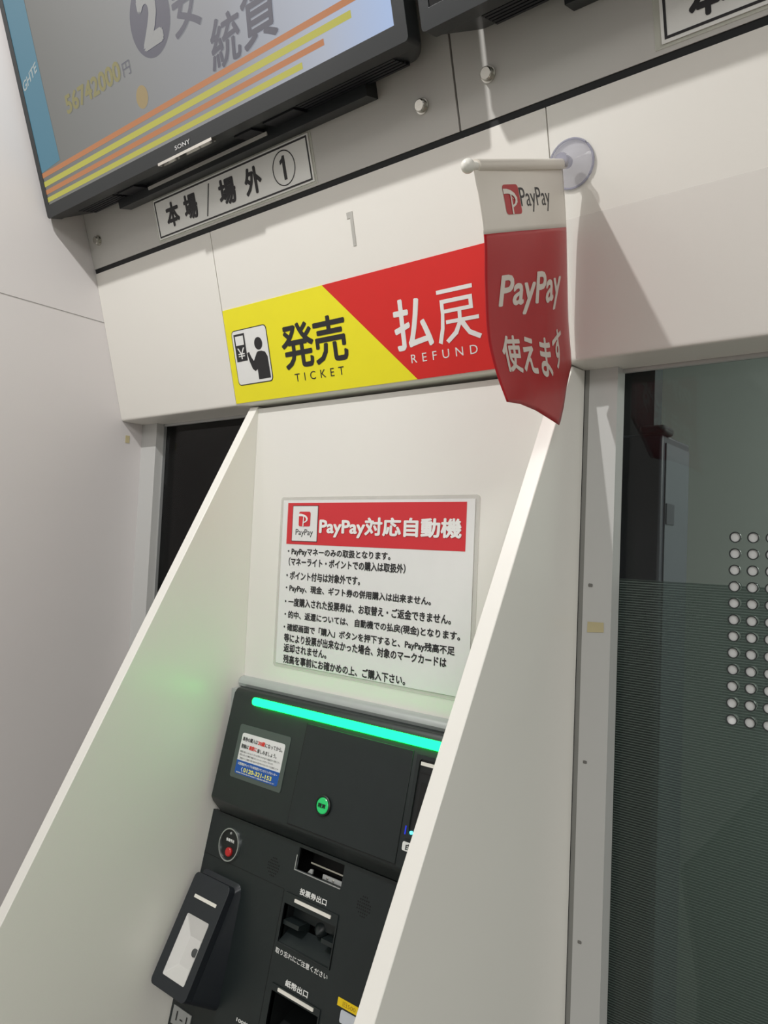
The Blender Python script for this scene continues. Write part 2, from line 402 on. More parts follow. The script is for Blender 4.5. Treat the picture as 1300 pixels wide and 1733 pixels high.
# ================================================================== things
# dark partition and cabinet in the office
t = thing('partition_screen', 'tall dark partition board standing behind the windows in the dim office', 'partition', (-1.2, 1.33, FZ))
obj('board', box(bmesh.new(), -2.95, -.446, 1.3, 1.34, FZ, 1.05), M['inner_dark'], t)
t = thing('cabinet', 'grey cabinet seen through the tinted glass right of the ticket booth', 'cabinet', (-.47, 1.06, FZ))
bevel(obj('body', box(bmesh.new(), -.62, -.331, 1.0, 1.12, FZ, .172), M['cabdark'], t), .004)
obj('side_panel', box(bmesh.new(), -.3312, -.3290, 1.012, 1.112, FZ + .05, .16), M['cab'], t)
obj('hinge_plate', box(bmesh.new(), -.3295, -.3275, 1.014, 1.046, .05, .078), M['cabdark'], t)
bevel(obj('bracket', box(bmesh.new(), -.36, -.325, .99, 1.03, .170, .182), M['backing'], t), .004)

# ---------------- booth around the machine
kt = thing('ticket_booth', 'white laminate booth with sloping side panels around the black ticket machine', 'booth', (-.55458, .68816, FZ))
fy = lambda z: .5775 + .5188 * z
sp = [(fy(-.62744), FZ), (fy(-.62744), -.62744), (fy(.18823), .18823), (.7025, .18975), (.7025, FZ)]
o = obj('side_panel', prism_x(bmesh.new(), sp, -.7924, -.7762), M['kiosk_side'], kt); bevel(o, .00081, 2)
bm = bmesh.new()
def splay(y): return -.3118 - .0256 * (.7025 - y)
hull8(bm, [(splay(y) - .01619, y, z) for y, z in sp], [(splay(y), y, z) for y, z in sp])
o = obj('side_panel', bm, M['kiosk_side'], kt); bevel(o, .00081, 2)
obj('back_panel', box(bmesh.new(), -.776, -.3287, .67602, .7025, -.17963, .1852), M['kiosk'], kt)
led = [(.67602, -.17963), (.67096, -.18064), (.66711, -.18418), (.6661, -.18823), (.66792, -.19228), (.67602, -.1943), (.69828, -.1943), (.69828, -.17963)]
obj('ledge_trim', prism_x(bmesh.new(), led, -.7757, -.33345), M['ledge'], kt, smooth=True)
bm = box(bmesh.new(), -.776, -.76457, .65578, .7025, -.34914, -.1943)
obj('filler_strip', bm, M['ledge'], kt)

# ---------------- ticket machine
mt = thing('ticket_machine', 'black ticket vending machine with glowing green light bar inside the booth', 'ticket machine', (-.55458, .64768, FZ))
# lower fascia with cut-outs
xl, xr = -.7757, -.33396
S1 = R(-.62238, -.54223, -.45327, -.41239); S1b = R(-.62238, -.54223, -.41188, -.40197)
S2 = R(-.61681, -.54496, -.55154, -.49993)
WN = R(-.61631, -.54547, -.37565, -.35167)
lowf = holed(FL, R(xl, xr, -.8096, -.34813), [R(-.62238, -.54223, -.45327, -.41168), S2, WN], -.00607, 0)
obj('lower_fascia', lowf, M['black'], mt)
bm = bmesh.new(); slab(bm, FL, R(xl, xr, -.8096, -.34813), -.07084, -.06274); obj('rear_plate', bm, M['cavity'], mt)
for a, b, c, d in ((xl, -.62795, -.40025, -.39964),): obj('panel_seam', sheet(FL, R(a, b, c, d), -.0004, .0002), M['groove'], mt)
obj('panel_seam', sheet(FL, R(-.62805, -.62724, -.8096, -.40025), -.0004, .0002), M['groove'], mt)
# upper housing
uh = [(.66792, -.19177), (.65527, -.19177), (FU.P(0, -.19734).y, -.19734), (FU.P(0, -.32536).y, -.32536), (.62339, -.33143), (.63705, -.34813), (.69828, -.34813), (.69828, -.19481), (.66792, -.19481)]
uhh = bevel(obj('upper_housing', prism_x(bmesh.new(), uh, -.76406, -.34408), M['black'], mt), .00405, 3)
# green light bar
obj('light_bar', sheet(FU, RR(-.72409, -.38051, -.20726, -.19785, .00455), -.001, .0028), M['green'], mt, label='glowing green light bar')
# door plate
dr = bevel(obj('front_door', sheet(FU, R(-.62339, -.46552, -.32283, -.21252), -.00101, .00091), M['black'], mt), .0004, 1)
bm = bmesh.new()
slab(bm, FU, R(-.62461, -.62339, -.32404, -.21201), -.00051, .0003); slab(bm, FU, R(-.62461, -.46501, -.32404, -.32283), -.00051, .0003)
obj('door_seam', bm, M['groove'], mt)
# round lit button
pb = obj('round_button', lathe(bmesh.new(), FU.P(-.57421, -.29247, .00081), FU.n, [(0, .01133), (.00223, .01133), (.00304, .01032), (.00304, .00931), (.00142, .00891)]), M['black2'], mt, smooth=True, label='round green lit button in black bezel')
obj('button_cap', lathe(bmesh.new(), FU.P(-.57421, -.29247, .00101), FU.n, [(0, .0087), (.00223, .0087), (.00283, .00789)]), M['greenbtn'], pb, smooth=True)
text('精算', FU, -.58008, -.56854, -.295, -.29014, M['black2'], pb, d=.00425, bold=.03036)
# help-line sticker
st = obj('help_sticker', sheet(FU, RR(-.73765, -.64525, -.2955, -.23236, .00304), -.0003, .00061), M['stkgrey'], mt, label='white and blue help line sticker with grey border')
obj('sticker_face', sheet(FU, RR(-.72985, -.65193, -.28994, -.24177, .00304), .0003, .00091), M['stk'], st)
obj('sticker_band', sheet(FU, [(-.65193, -.27405), (-.72985, -.27405)] + [p for p in RR(-.72985, -.65193, -.28994, -.24177, .00304) if p[1] < -.2783], .00081, .00111), M['blue'], st)
dd = .00132
text('車券の購入は', FU, -.72722, -.69949, -.25118, -.24612, M['print'], st, dd, .01012)
text('20歳', FU, -.69879, -.68593, -.25138, -.24592, M['stkred'], st, dd, .03036)
text('になってから。', FU, -.68512, -.65476, -.25158, -.24673, M['print'], st, dd, .01012)
text('競輪は', FU, -.72722, -.71366, -.25968, -.25452, M['print'], st, dd, .01012)
text('適度に', FU, -.71275, -.69828, -.25968, -.25452, M['stkred'], st, dd, .03036)
text('楽しみましょう。', FU, -.69727, -.66235, -.26029, -.25523, M['print'], st, dd, .01012)
for s, a, b, z in (('競輪等の購入にのめり込んでしまうなど不安のある方は以下の相談窓口をご利用ください', -.72722, -.65456, -.26484),
                   ('専門のスタッフが無料で相談に応じカウンセリングを行っております。', -.72702, -.66509, -.26858),
                   ('ご家族からのご相談やお問い合わせも受け付けておりますのでお気軽にどうぞ', -.72662, -.65527, -.27243)):
    text(s, FU, a, b, z, z + .00233, M['print'], st, dd, 0, res=1)
text('公営競技ギャンブル依存症カウンセリングセンター', FU, -.72641, -.65497, -.27931, -.27597, M['white'], st, dd, .02024, res=2)
text('0120-321-153', FU, -.71407, -.66306, -.28619, -.28113, M['stkyel'], st, dd, .0253)
bm = tube(bmesh.new(), [FU.P(-.7165, -.28154, dd), FU.P(-.71812, -.28285, dd), FU.P(-.71791, -.28457, dd), FU.P(-.71589, -.28599, dd)], [.00071, .0004, .0004, .00071], 8)
obj('telephone_symbol', bm, M['white'], st)
text('受付時間 平日午前九時より午後五時まで ご相談は無料 秘密は厳守いたします', FU, -.72641, -.65679, -.28872, -.28721, M['white'], st, dd, .02024, res=1)
# card unit at the right of the housing
cu_ = obj('card_unit', holed(FU, R(-.45945, -.35218, -.2955, -.21454), [RR(-.4554, -.35622, -.29196, -.21859, .00304)], -.00101, .00223), M['black'], mt)
obj('recess_plate', sheet(FU, R(-.4554, -.35622, -.29196, -.21859), -.00081, .0004), M['black2'], cu_)
obj('light_slit', sheet(FU, R(-.45378, -.40986, -.22456, -.22102), .0002, .00121), M['slit'], cu_)
obj('card_slot', sheet(FU, R(-.45327, -.4048, -.23225, -.23104), .0002, .00091), M['cavity'], cu_)
obj('slot_mouth', sheet(FU, R(-.44933, -.37444, -.28336, -.24086), .0002, .00101), M['cavity'], cu_)
obj('cyan_lamp', lathe(bmesh.new(), FU.P(-.45155, -.28943, .0003), FU.n, [(0, .00172), (.00162, .00172), (.00243, .00101)], 16), M['cyanled'], cu_, smooth=True)
obj('blue_glow_strip', sheet(FU, R(-.45914, -.45763, -.29247, -.28437), .00213, .00253), M['blueglow'], cu_)  # no lamp: the LED's blue glow on the recess, laid on as a strip
lb = obj('white_label', sheet(FU, RR(-.46046, -.42504, -.30785, -.29935, .00182), -.0003, .00061), M['white'], mt, label='small white label under the card slot')
text('白', FU, -.45591, -.44933, -.30664, -.30077, M['print'], lb, .00091, .02024)
# call button
cb = obj('call_button', holed(FL, EL(-.73157, -.3797, .01822, .01903, 40), [EL(-.73157, -.3797, .0168, .01761, 40)], -.00051, .00304), M['ring'], mt, smooth=True, label='oval call button with clear ring and red push')
obj('button_plate', sheet(FL, EL(-.73157, -.3797, .0168, .01761, 40), -.0004, .00081), M['black2'], cb)
obj('push_button', lathe(bmesh.new(), FL.P(-.72955, -.3876, .00081), FL.n, [(0, .00536), (.00223, .00536), (.00304, .00445)]), M['redbtn'], cb, smooth=True)
obj('indicator_lamp', lathe(bmesh.new(), FL.P(-.73279, -.36685, .00081), FL.n, [(0, .00172), (.00101, .00142), (.00152, .00061)], 14), M['alu'], cb, smooth=True)
text('係員呼出', FL, -.73927, -.72429, -.37667, -.37282, M['white'], cb, .00121, .03036)
# loudspeaker dots
for cx, cz in ((-.65153, -.38304), (-.51045, -.38304)):
    bm = bmesh.new()
    for i in range(-3, 4):
        for j in range(-3, 4):
            if i * i + j * j <= 11: slab(bm, FL, EL(cx + i * .00283, cz + j * .00314, .00086, .00086, 8), -.0003, .00025)
    obj('speaker_grille', bm, M['cavity'], mt)
# little window with the ticket path
wi = obj('ticket_window', sheet(FL, R(-.61631, -.54547, -.37565, -.35167), -.03036, -.02834), M['cavity'], mt, label='clear cover over metal ticket guides')
bm = bmesh.new(); slab(bm, FL, R(-.61752, -.61631, -.37606, -.36027), -.0004, .00071); slab(bm, FL, R(-.61752, -.54597, -.37646, -.37555), -.0004, .00071)
obj('cover_edge', bm, M['alu'], wi)
bm = bmesh.new(); slab(bm, FL, R(-.60315, -.54496, -.36655, -.36493), -.01214, -.01012); obj('guide_bar', bm, M['steel'], wi)
bm = bmesh.new(); slab(bm, FL, R(-.57886, -.54648, -.37545, -.3709), -.0081, -.00607); slab(bm, FL, [(-.60214, -.37545), (-.59506, -.37545), (-.59506, -.3712), (-.5986, -.3712)], -.0081, -.00607)
obj('guide_bracket', bm, M['metalplate'], wi)
for x in (-.57127, -.56217):
    obj('guide_screw', lathe(bmesh.new(), FL.P(x, -.37323, -.00607), FL.n, [(0, .00132), (.00101, .00121), (.00142, .00051)], 12), M['steel'], wi, smooth=True)
text('投票券出口', FL, -.60285, -.56115, -.39802, -.39134, M['white'], mt, .0004, .0253)
# ticket outlet
o1 = obj('ticket_outlet', holed(FL, R(-.62359, -.54142, -.45439, -.40095), [R(-.62238, -.54263, -.45327, -.41239)], -.0003, .00121), M['black'], mt)
obj('light_slit', sheet(FL, RR(-.6069, -.55114, -.40753, -.40399, .00061), .00061, .00223), M['slit'], o1)
bm = bmesh.new()
slab(bm, FL, R(-.6244, -.62238, -.45439, -.41087), -.04554, 0); slab(bm, FL, R(-.54263, -.54061, -.45439, -.41087), -.04554, 0); slab(bm, FL, R(-.6244, -.54061, -.4129, -.41138), -.04554, 0)
obj('outlet_wall', bm, M['black2'], o1)
bm = bmesh.new(); slab(bm, FL, R(-.62238, -.54263, -.42909, -.41391), -.02226, -.01822); obj('outlet_flap', bm, M['black'], o1)
bm = bmesh.new()
hull8(bm, [FL.P(-.62238, -.45236, -.00101), FL.P(-.54263, -.45236, -.00101), FL.P(-.54263, -.4382, -.02024), FL.P(-.62238, -.4382, -.02024)], [FL.P(-.62238, -.45439, -.00101), FL.P(-.54263, -.45439, -.00101), FL.P(-.54263, -.45439, -.03036), FL.P(-.62238, -.45439, -.03036)])
obj('outlet_tray', bm, M['black'], o1)
for a, b in ((-.62238, -.59759), (-.56267, -.54263)):
    bm = bmesh.new()
    hull8(bm, [FL.P(a, -.43516, -.00304), FL.P(b, -.43516, -.00304), FL.P(b, -.43061, -.00304), FL.P(a, -.43061, -.00304)], [FL.P(a, -.4382, -.02226), FL.P(b, -.4382, -.02226), FL.P(b, -.42808, -.02226), FL.P(a, -.42808, -.02226)])
    obj('guide_shelf', bm, M['black'], o1)
bm = lathe(bmesh.new(), FL.P(-.5785, -.4300, -.0205), Vector((0.1, -1, -.2)), [(0, .0085), (.004, .007), (.007, .004), (.0095, .001)], 20)
obj('finger_notch', bm, M['black'], o1, smooth=True)
text('取り忘れにご注意ください', FL, -.62309, -.54203, -.46431, -.45854, M['white'], mt, .0004, .01214)
text('紙幣出口', FL, -.59931, -.56449, -.49001, -.48313, M['white'], mt, .0004, .0253)
# banknote outlet
o2 = obj('banknote_outlet', holed(FL, R(-.61813, -.54365, -.55356, -.49305), [S2], -.0003, .00142), M['black'], mt)
obj('light_slit', sheet(FL, RR(-.6071, -.55235, -.4979, -.49446, .00061), .00081, .00243), M['slit'], o2)
bm = bmesh.new()
slab(bm, FL, R(-.61884, -.61681, -.55255, -.49942), -.0506, 0); slab(bm, FL, R(-.54496, -.54294, -.55255, -.49942), -.0506, 0)
hull8(bm, [FL.P(-.61681, -.55154, 0), FL.P(-.54496, -.55154, 0), FL.P(-.54496, -.52118, -.0506), FL.P(-.61681, -.52118, -.0506)], [FL.P(-.61681, -.55356, 0), FL.P(-.54496, -.55356, 0), FL.P(-.54496, -.55356, -.0506), FL.P(-.61681, -.55356, -.0506)])
obj('outlet_wall', bm, M['black2'], o2)
# labels low on the machine
yl = obj('yellow_label', sheet(FL, R(-.5232, -.47564, -.4803, -.47281), -.0003, .00061), M['label_y'], mt, label='yellow strip label near the right panel')
text('旧500', FL, -.51592, -.49841, -.47888, -.47422, M['yprint'], yl, .00081, .0)
obj('pale_label', sheet(FL, RR(-.51693, -.47564, -.49386, -.48212, .00182), -.0003, .00071), M['label_b'], mt, label='pale grey blank label under the yellow one')
text('100枚', FL, -.66225, -.6411, -.54891, -.54415, M['white'], mt, .0004, .02024)
npl = obj('number_plate', sheet(FL, R(-.77033, -.73633, -.59151, -.57178), -.0003, .00121), M['metalplate'], mt, label='grey number plate reading 1-1')
text('1-1', FL, -.76254, -.7418, -.58595, -.57583, M['print'], npl, .00152, .0)
# code reader
qr = obj('code_reader', bmesh.new(), None, mt, label='slanted code reader with white scanning well')
bm = bmesh.new()
fr = RR(-.7671, -.7003, -.52685, -.41543, .00607, 4)
bk = [FL.P(x, z, -.00304) for x, z in RR(-.77236, -.69504, -.55458, -.4134, .0081, 4)]
va = [bm.verts.new(QF.P(x, z, -.01012)) for x, z in fr]; vb = [bm.verts.new(p) for p in bk]
bm.faces.new(va)
for i in range(len(va)):
    j = (i + 1) % len(va); bm.faces.new((va[i], va[j], vb[j], vb[i]))
obj('reader_body', bm, M['qrgrey'], qr, smooth=True)
well = RR(-.75293, -.71144, -.5143, -.45479, .00202, 3)
bevel(obj('reader_face', holed(QF, fr, [well], -.01012, 0), M['qrgrey'], qr), .00162, 3)
bm = bmesh.new(); flo = RR(-.7418, -.72156, -.50094, -.47362, .00081, 3)
va = [bm.verts.new(QF.P(x, z, -.00061)) for x, z in well]; vb = [bm.verts.new(QF.P(x, z, -.00931)) for x, z in flo]
for i in range(len(va)):
    j = (i + 1) % len(va); bm.faces.new((va[i], va[j], vb[j], vb[i]))
bm.faces.new(vb)
obj('scan_well', bm, M['qrwhite'], qr, label='white scanning well')
obj('scan_lens', lathe(bmesh.new(), QF.P(-.72409, -.48525, -.00931), QF.n, [(0, .00466), (.00121, .00466), (.00182, .00344)], 24), M['lens'], qr, smooth=True)
obj('light_slit', sheet(QF, RR(-.75252, -.71123, -.43911, -.43577, .00061), -.00051, .00071), M['slit'], qr)

# ---------------- notice on the back panel
pt = thing('notice_poster', 'laminated payment notice with red heading on the booth back panel', 'poster', (-.56672, .67602, -.15909))
obj('laminate', sheet(BACK, RR(-.71984, -.4135, -.15909, .06224, .00405), .0002, .00061), mat('laminate_film', (226, 225, 219), .14168, alpha=.3542, var=.01012), pt)
obj('paper', sheet(BACK, R(-.71467, -.41897, -.15433, .05789), .00071, .00111), M['paper'], pt)
rh = obj('heading_band', sheet(BACK, R(-.70557, -.42949, .00081, .05445), .00111, .00142), M['posterred'], pt)
lbx = obj('logo_box', sheet(BACK, R(-.69595, -.65011, .00455, .0509), .00142, .00172), M['print'], rh)
obj('logo_field', sheet(BACK, R(-.69514, -.65092, .00536, .05009), .00172, .00192), M['paper'], rh)
logo_parts(planemap(BACK, -.68381, -.66306, .02409, .04301, .00182), M['posterred'], M['white'], rh)
text('PayPay', BACK, -.68846, -.6576, .01063, .02044, M['print'], rh, .00223, .0)
text('PayPay対応自動機', BACK, -.64697, -.43425, .01113, .03663, M['white'], rh, .00202, .034)
LN = [('・PayPayマネーのみの取扱となります。', -.70192, -.5312, -.00891), ('（マネーライト・ポイントでの購入は取扱外）', -.69929, -.50863, -.02166),
      ('・ポイント付与は対象外です。', -.70243, -.57583, -.03957), ('・PayPay、現金、ギフト券の併用購入は出来ません。', -.70233, -.47139, -.05627),
      ('・一度購入された投票券は、お取替え・ご返金できません。', -.70273, -.44407, -.07347), ('・的中、返還については、 自動機での払戻(現金)となります。', -.70223, -.43162, -.09068),
      ('・確認画面で「購入」ボタンを押下すると、PayPay残高不足', -.70273, -.43779, -.10707), ('等により投票が出来なかった場合、対象のマークカードは', -.70101, -.44781, -.12012),
      ('返却されません。', -.70071, -.62491, -.13308), ('残高を事前にお確かめの上、ご購入下さい。', -.70041, -.50236, -.14735)]
for s, a, b, z in LN:
    text(s, BACK, a, b, z - .00567, z + .00546, M['print'], pt, .00142, .02631, res=2)

# ---------------- ticket / refund sign on the header
sg = thing('header_sign', 'yellow and red ticket and refund sign across the white header', 'sign', (-.556, .664, .19))
zt, zb = .3147, .1928
obj('yellow_field', sheet(HDR, [(-.8065, zt), (-.8065, zb), (-.4935, zb), (-.6192, zt)], .0003, .0009), M['yellow'], sg)
obj('red_field', sheet(HDR, [(-.6192, zt), (-.4935, zb), (-.3095, zb), (-.3095, zt)], .0003, .0009), M['red'], sg)
pc = obj('pictogram', sheet(HDR, RR(-.7952, -.7255, .2153, .2866, .006), .0009, .0012), M['print'], sg)
obj('pictogram_field', sheet(HDR, RR(-.7940, -.7267, .2165, .2854, .005), .0012, .0014), M['signwhite'], pc)
pm = planemap(HDR, -.794, -.7267, .2165, .2854)
def shp(name, pts, m, d=.0016):
    bm = bmesh.new(); bm.faces.new([bm.verts.new(pm(u, 1 - v, d)) for u, v in pts]); return obj(name, bm, m, pc)
shp('machine_symbol', [(.05, .06), (.37, .06), (.37, .57), (.05, .57)], M['print'])
shp('window_symbol', [(.09, .10), (.33, .10), (.33, .27), (.09, .27)], M['signwhite'], .0018)
text('¥', HDR, -.794 + .0673 * .11, -.794 + .0673 * .32, .2854 - .0689 * .53, .2854 - .0689 * .32, M['signwhite'], pc, .0018, .0)
shp('head_symbol', EL(.74, .30, .115, .115), M['print'])
body = [(.66, .46), (.70, .44), (.80, .44), (.90, .47), (.955, .56), (.965, .95), (.62, .95), (.62, .76), (.55, .79), (.48, .74), (.42, .60), (.38, .44), (.44, .42), (.49, .53), (.545, .60)]
shp('body_symbol', body, M['print'])
text('発売', HDR, -.7015, -.5900, .2250, .2800, M['print'], sg, .0012, .019, space=.92)
text('TICKET', HDR, -.6855, -.6010, .2097, .2195, M['print'], sg, .0012, .0, space=1.85)
text('払', HDR, -.5178, -.4655, .2250, .2795, M['signwhite'], sg, .0012, .019)
kx = lambda u: -.4595 + u * .0550
bm = bmesh.new()
for st in ([(.06, .925), (.88, .925), (.88, 1), (.06, 1)], [(.12, .74), (.86, .74), (.86, .815), (.12, .815)], [(.775, .56), (.86, .56), (.86, .76), (.775, .76)], [(.18, .56), (.80, .56), (.80, .63), (.18, .63)],
           [(.12, .815), (.205, .815), (.20, .55), (.17, .28), (.085, 0), (0, .04), (.085, .30), (.12, .55)], [(.22, .36), (.97, .36), (.97, .43), (.22, .43)],
           [(.51, .57), (.595, .57), (.585, .36), (.47, .15), (.24, 0), (.18, .06), (.39, .21), (.50, .38)], [(.55, .38), (.62, .40), (.76, .19), (1, .075), (.95, 0), (.71, .11), (.56, .30)]):
    bm.faces.new([bm.verts.new(HDR.P(kx(u), .2250 + v * .0550, .0012 + len(bm.faces) * 2.5e-5)) for u, v in st])
obj('lettering', bm, M['signwhite'], sg)
text('REFUND', HDR, -.4990, -.4117, .2106, .2197, M['signwhite'], sg, .0012, .0, space=1.85)

nm = one(HDR, -.5685, -.5570, .3470, .3835, M['grey_print'], None, .0002, .0006, name='number_decal', shape=ONE2)
nm['label'] = 'faded grey numeral one stuck on the white header above the sign'; nm['category'] = 'decal'

# ---------------- label plates under the screens
lt = thing('label_plate', 'white framed plate with a circled one under the large screen', 'label plate', (-.76, .6, .4275))
obj('tape_border', sheet(UP, R(-.9185, -.6040, .4245, .4825), .0002, .0006), M['tape'], lt)
obj('plate', sheet(UP, R(-.9150, -.6078, .4274, .4780), .0006, .0016), M['plate'], lt)
obj('border', holed(UP, R(-.9128, -.6100, .4292, .4762), [R(-.9108, -.6120, .4312, .4742)], .0016, .0019), M['print'], lt)
for s, a, b in (('本', -.8905, -.8615), ('場', -.8500, -.8210), ('場', -.7750, -.7420), ('外', -.7240, -.6930)):
    text(s, UP, a, b, .4375, .4685, M['print'], lt, .0019, .038)
bm = bmesh.new(); slab(bm, UP, [(-.8055, .4340), (-.8035, .4340), (-.7905, .4705), (-.7925, .4705)], .0016, .0019); obj('slash', bm, M['print'], lt)
obj('circle', holed(UP, EL(-.6530, .4528, .0192, .0192, 48), [EL(-.6530, .4528, .0180, .0180, 48)], .0016, .0019), M['print'], lt)
one(UP, -.6600, -.6470, .4400, .4660, M['print'], lt, .0016, .0019)
l2 = thing('label_plate', 'white framed plate partly cut off at the top right corner, under the second screen', 'label plate', (-.05, .6, .4275))
obj('tape_border', sheet(UP, R(-.2120, .1200, .4262, .4860), .0002, .0006), M['tape'], l2)
obj('plate', sheet(UP, R(-.2062, .1130, .4290, .4820), .0006, .0016), M['plate'], l2)
obj('border', holed(UP, R(-.2035, .1100, .4316, .4795), [R(-.2013, .1078, .4337, .4774)], .0016, .0019), M['print'], l2)
for s, a, b in (('本', -.1835, -.1540), ('場', -.1400, -.1110)):
    text(s, UP, a, b, .4370, .4690, M['print'], l2, .0019, .038)

# ---------------- screens
def television(x0, x1, label, on):
    zb, zt = .4705, .885
    t = thing('television', label, 'television', ((x0 + x1) / 2, .55, zb), 'wall screens')
    sx0, sx1, sz0, sz1 = x0 + .0102, x1 - .0140, .4872, zt - .012
    bz = obj('bezel', holed(TVP, RR(x0, x1, zb, zt, .004), [R(sx0, sx1, sz0, sz1)], -.020, 0), M['tv'], t); bevel(bz, .0015, 2)
    bm = bmesh.new()
    fr = RR(x0 + .001, x1 - .001, zb + .001, zt - .001, .004); bk = RR(x0 + .022, x1 - .022, zb + .004, zt - .03, .012)
    hull8(bm, [TVP.P(x, z, -.0195) for x, z in fr], [TVP.P(x, z, -.056) for x, z in bk])
    obj('rear_case', bm, M['tv'], t, smooth=True)
    sc = obj('screen', sheet(TVP, R(sx0, sx1, sz0, sz1), -.006, -.0012), M['screen'] if on else M['s_off'], t)
    # underside grilles
    for gx0, gx1 in ((x0 + .05, x0 + .14), (x1 - .17, x1 - .035)):
        bm = bmesh.new()
        for i in range(5):
            a = .022 + i * .0062
            hull8(bm, [TVP.P(gx0, zb + .0045, -a), TVP.P(gx1, zb + .0045, -a), TVP.P(gx1, zb + .0045, -a - .004), TVP.P(gx0, zb + .0045, -a - .004)],
                  [TVP.P(gx0, zb + .0002, -a), TVP.P(gx1, zb + .0002, -a), TVP.P(gx1, zb + .0002, -a - .004), TVP.P(gx0, zb + .0002, -a - .004)])
        obj('vent_grille', bm, M['tvdark'], t)
    for a, b in ((x0 + .15, x0 + .19), (x0 + .40, x0 + .43), (x0 + .45, x0 + .50)):
        bm = bmesh.new()
        hull8(bm, [TVP.P(a, zb + .005, -.024), TVP.P(b, zb + .005, -.024), TVP.P(b, zb + .005, -.046), TVP.P(a, zb + .005, -.046)],
              [TVP.P(a, zb - .0006, -.024), TVP.P(b, zb - .0006, -.024), TVP.P(b, zb - .0006, -.046), TVP.P(a, zb - .0006, -.046)])
        obj('port_recess', bm, M['tvdark'], t)
    xm = (x0 + x1) / 2
    bar = obj('chin_bar', sheet(TVP, R(x0 + .282, x0 + .388, zb - .0026, zb + .0004), -.006, .0012), M['chrome'], t, label='thin chrome bar')
    text('SONY', TVP, x0 + .3195, x0 + .3495, .4755, .4803, M['logo'], t, .0006, .015, space=1.05)
    br = obj('wall_bracket', sheet(UP, R(x0 + .1177, x0 + .5856, .4800, .545), .0005, .020), M['tv'], t)
    obj('bracket_lip', sheet(UP, R(x0 + .194, x0 + .434, .4858, .4895), .020, .0215), M['metal_panel'], br)
    return t, sc

t1, s1 = television(-1.0872, -.4118, 'large lit screen with striped picture mounted at top left', True)
def pic(name, pts, m, d=-.0008):
    bm = bmesh.new(); bm.faces.new([bm.verts.new(TVP.P(x, z, d)) for x, z in pts]); return obj(name, bm, m, s1)
for z0, z1, xe, m in ((.5226, .5288, -.4450, 's_or'), (.5109, .5176, -.4738, 's_ye'), (.5010, .5068, -.5122, 's_or'), (.4908, .4968, -.5450, 's_ye')):
    pic('picture_stripe', R(-1.0768, xe, z0, z1), M[m])
pic('picture_band', [(-1.0768, .5295), (-1.0228, .5330), (-1.0244, .62), (-1.0246, .872), (-1.0768, .872)], M['s_bl'])
text('GHTE', TVP, -1.0748, -1.0290, .6330, .6450, M['s_pale'], s1, -.0005, .02, slope=.3, name='picture_lettering')
pic('picture_disc', EL(-.7700, .6175, .0385, .0400, 40), M['s_dk'])
text('2', TVP, -.7905, -.7500, .5880, .6480, M['s_lt'], s1, -.0004, .05, name='picture_lettering')
text('統', TVP, -.6780, -.6230, .5290, .5770, M['s_dk'], s1, -.0005, .02, shear=.15, name='picture_lettering')
text('賀', TVP, -.6230, -.5640, .5310, .5950, M['s_dk'], s1, -.0005, .02, shear=.15, name='picture_lettering')
text('安', TVP, -.7300, -.6750, .5800, .6400, M['s_dk'], s1, -.0005, .015, shear=.15, name='picture_lettering')
text('56742000', TVP, -.9790, -.8450, .5770, .5995, M['s_num'], s1, -.0005, .03, name='picture_lettering')
text('円', TVP, -.8400, -.8240, .5775, .5925, M['s_dk'], s1, -.0005, .0, name='picture_lettering')
pic('picture_dot', EL(-.8125, .5475, .0120, .0125, 24), M['s_od'])
t2, s2 = television(-.3965, .2790, 'dark screen cut off at the top edge, right of the lit one', False)

# ---------------- hanging payment banner
P0 = HDR.P(-.2931, .3616, 0)
a = radians(24); rd = Vector((-.02, -cos(a), -sin(a))).normalized()
hb = thing('hanging_banner', 'small red and white payment banner hanging from a rod on the header', 'banner', tuple(P0))
bm = lathe(bmesh.new(), P0, HDR.n, [(.0004, .0222), (.0012, .0222), (.004, .0185), (.0065, .0130), (.0085, .0085), (.010, .0062)], 40)
sc_ = obj('suction_cup', bm, M['cup'], hb, smooth=True, label='clear suction cup')
bm = bmesh.new(); ax = HDR.n; e1 = Vector((1, 0, 0)); e2 = ax.cross(e1)
tube(bm, [P0 + ax * .0018 + .0214 * (cos(2 * pi * q / 48) * e1 + sin(2 * pi * q / 48) * e2) for q in range(49)], .0011, 8)
obj('cup_rim', bm, M['cupcore'], sc_, smooth=True)
obj('cup_core', lathe(bmesh.new(), P0 + HDR.n * .0101, HDR.n, [(0, .0055), (.008, .0062), (.012, .0068), (.014, .006)], 24), M['cupcore'], sc_, smooth=True)
bm = tube(bmesh.new(), [P0 + rd * t for t in (.014, .182)], .0032)
rod = obj('rod', bm, M['rod'], hb, smooth=True)
bm = bmesh.new(); bmesh.ops.create_uvsphere(bm, u_segments=18, v_segments=12, radius=.0054); bmesh.ops.translate(bm, verts=bm.verts, vec=P0 + rd * .1835)
obj('rod_cap', bm, M['rod'], hb, smooth=True)
LC = [(0, (-.2960, .4560, .2890)), (.294, (-.2852, .457, .2349)), (.505, (-.2839, .459, .1983)), (.732, (-.2815, .462, .159)), (.88, (-.2769, .468, .1333)), (1, (-.2717, .476, .1124))]
RC = [(0, (-.2956, .603, .3544)), (.275, (-.2994, .622, .3093)), (.545, (-.3036, .637, .2634)), (.79, (-.3070, .650, .2220)), (.946, (-.3074, .658, .1952)), (1, (-.3078, .661, .1861))]
BC = [(0, (-.2717, .476, .1124)), (.17, (-.2795, .510, .1175)), (.37, (-.2874, .550, .1200)), (.63, (-.2923, .605, .1167)), (.72, (-.2960, .620, .1356)), (.86, (-.3027, .640, .1594)), (1, (-.3078, .661, .1861))]
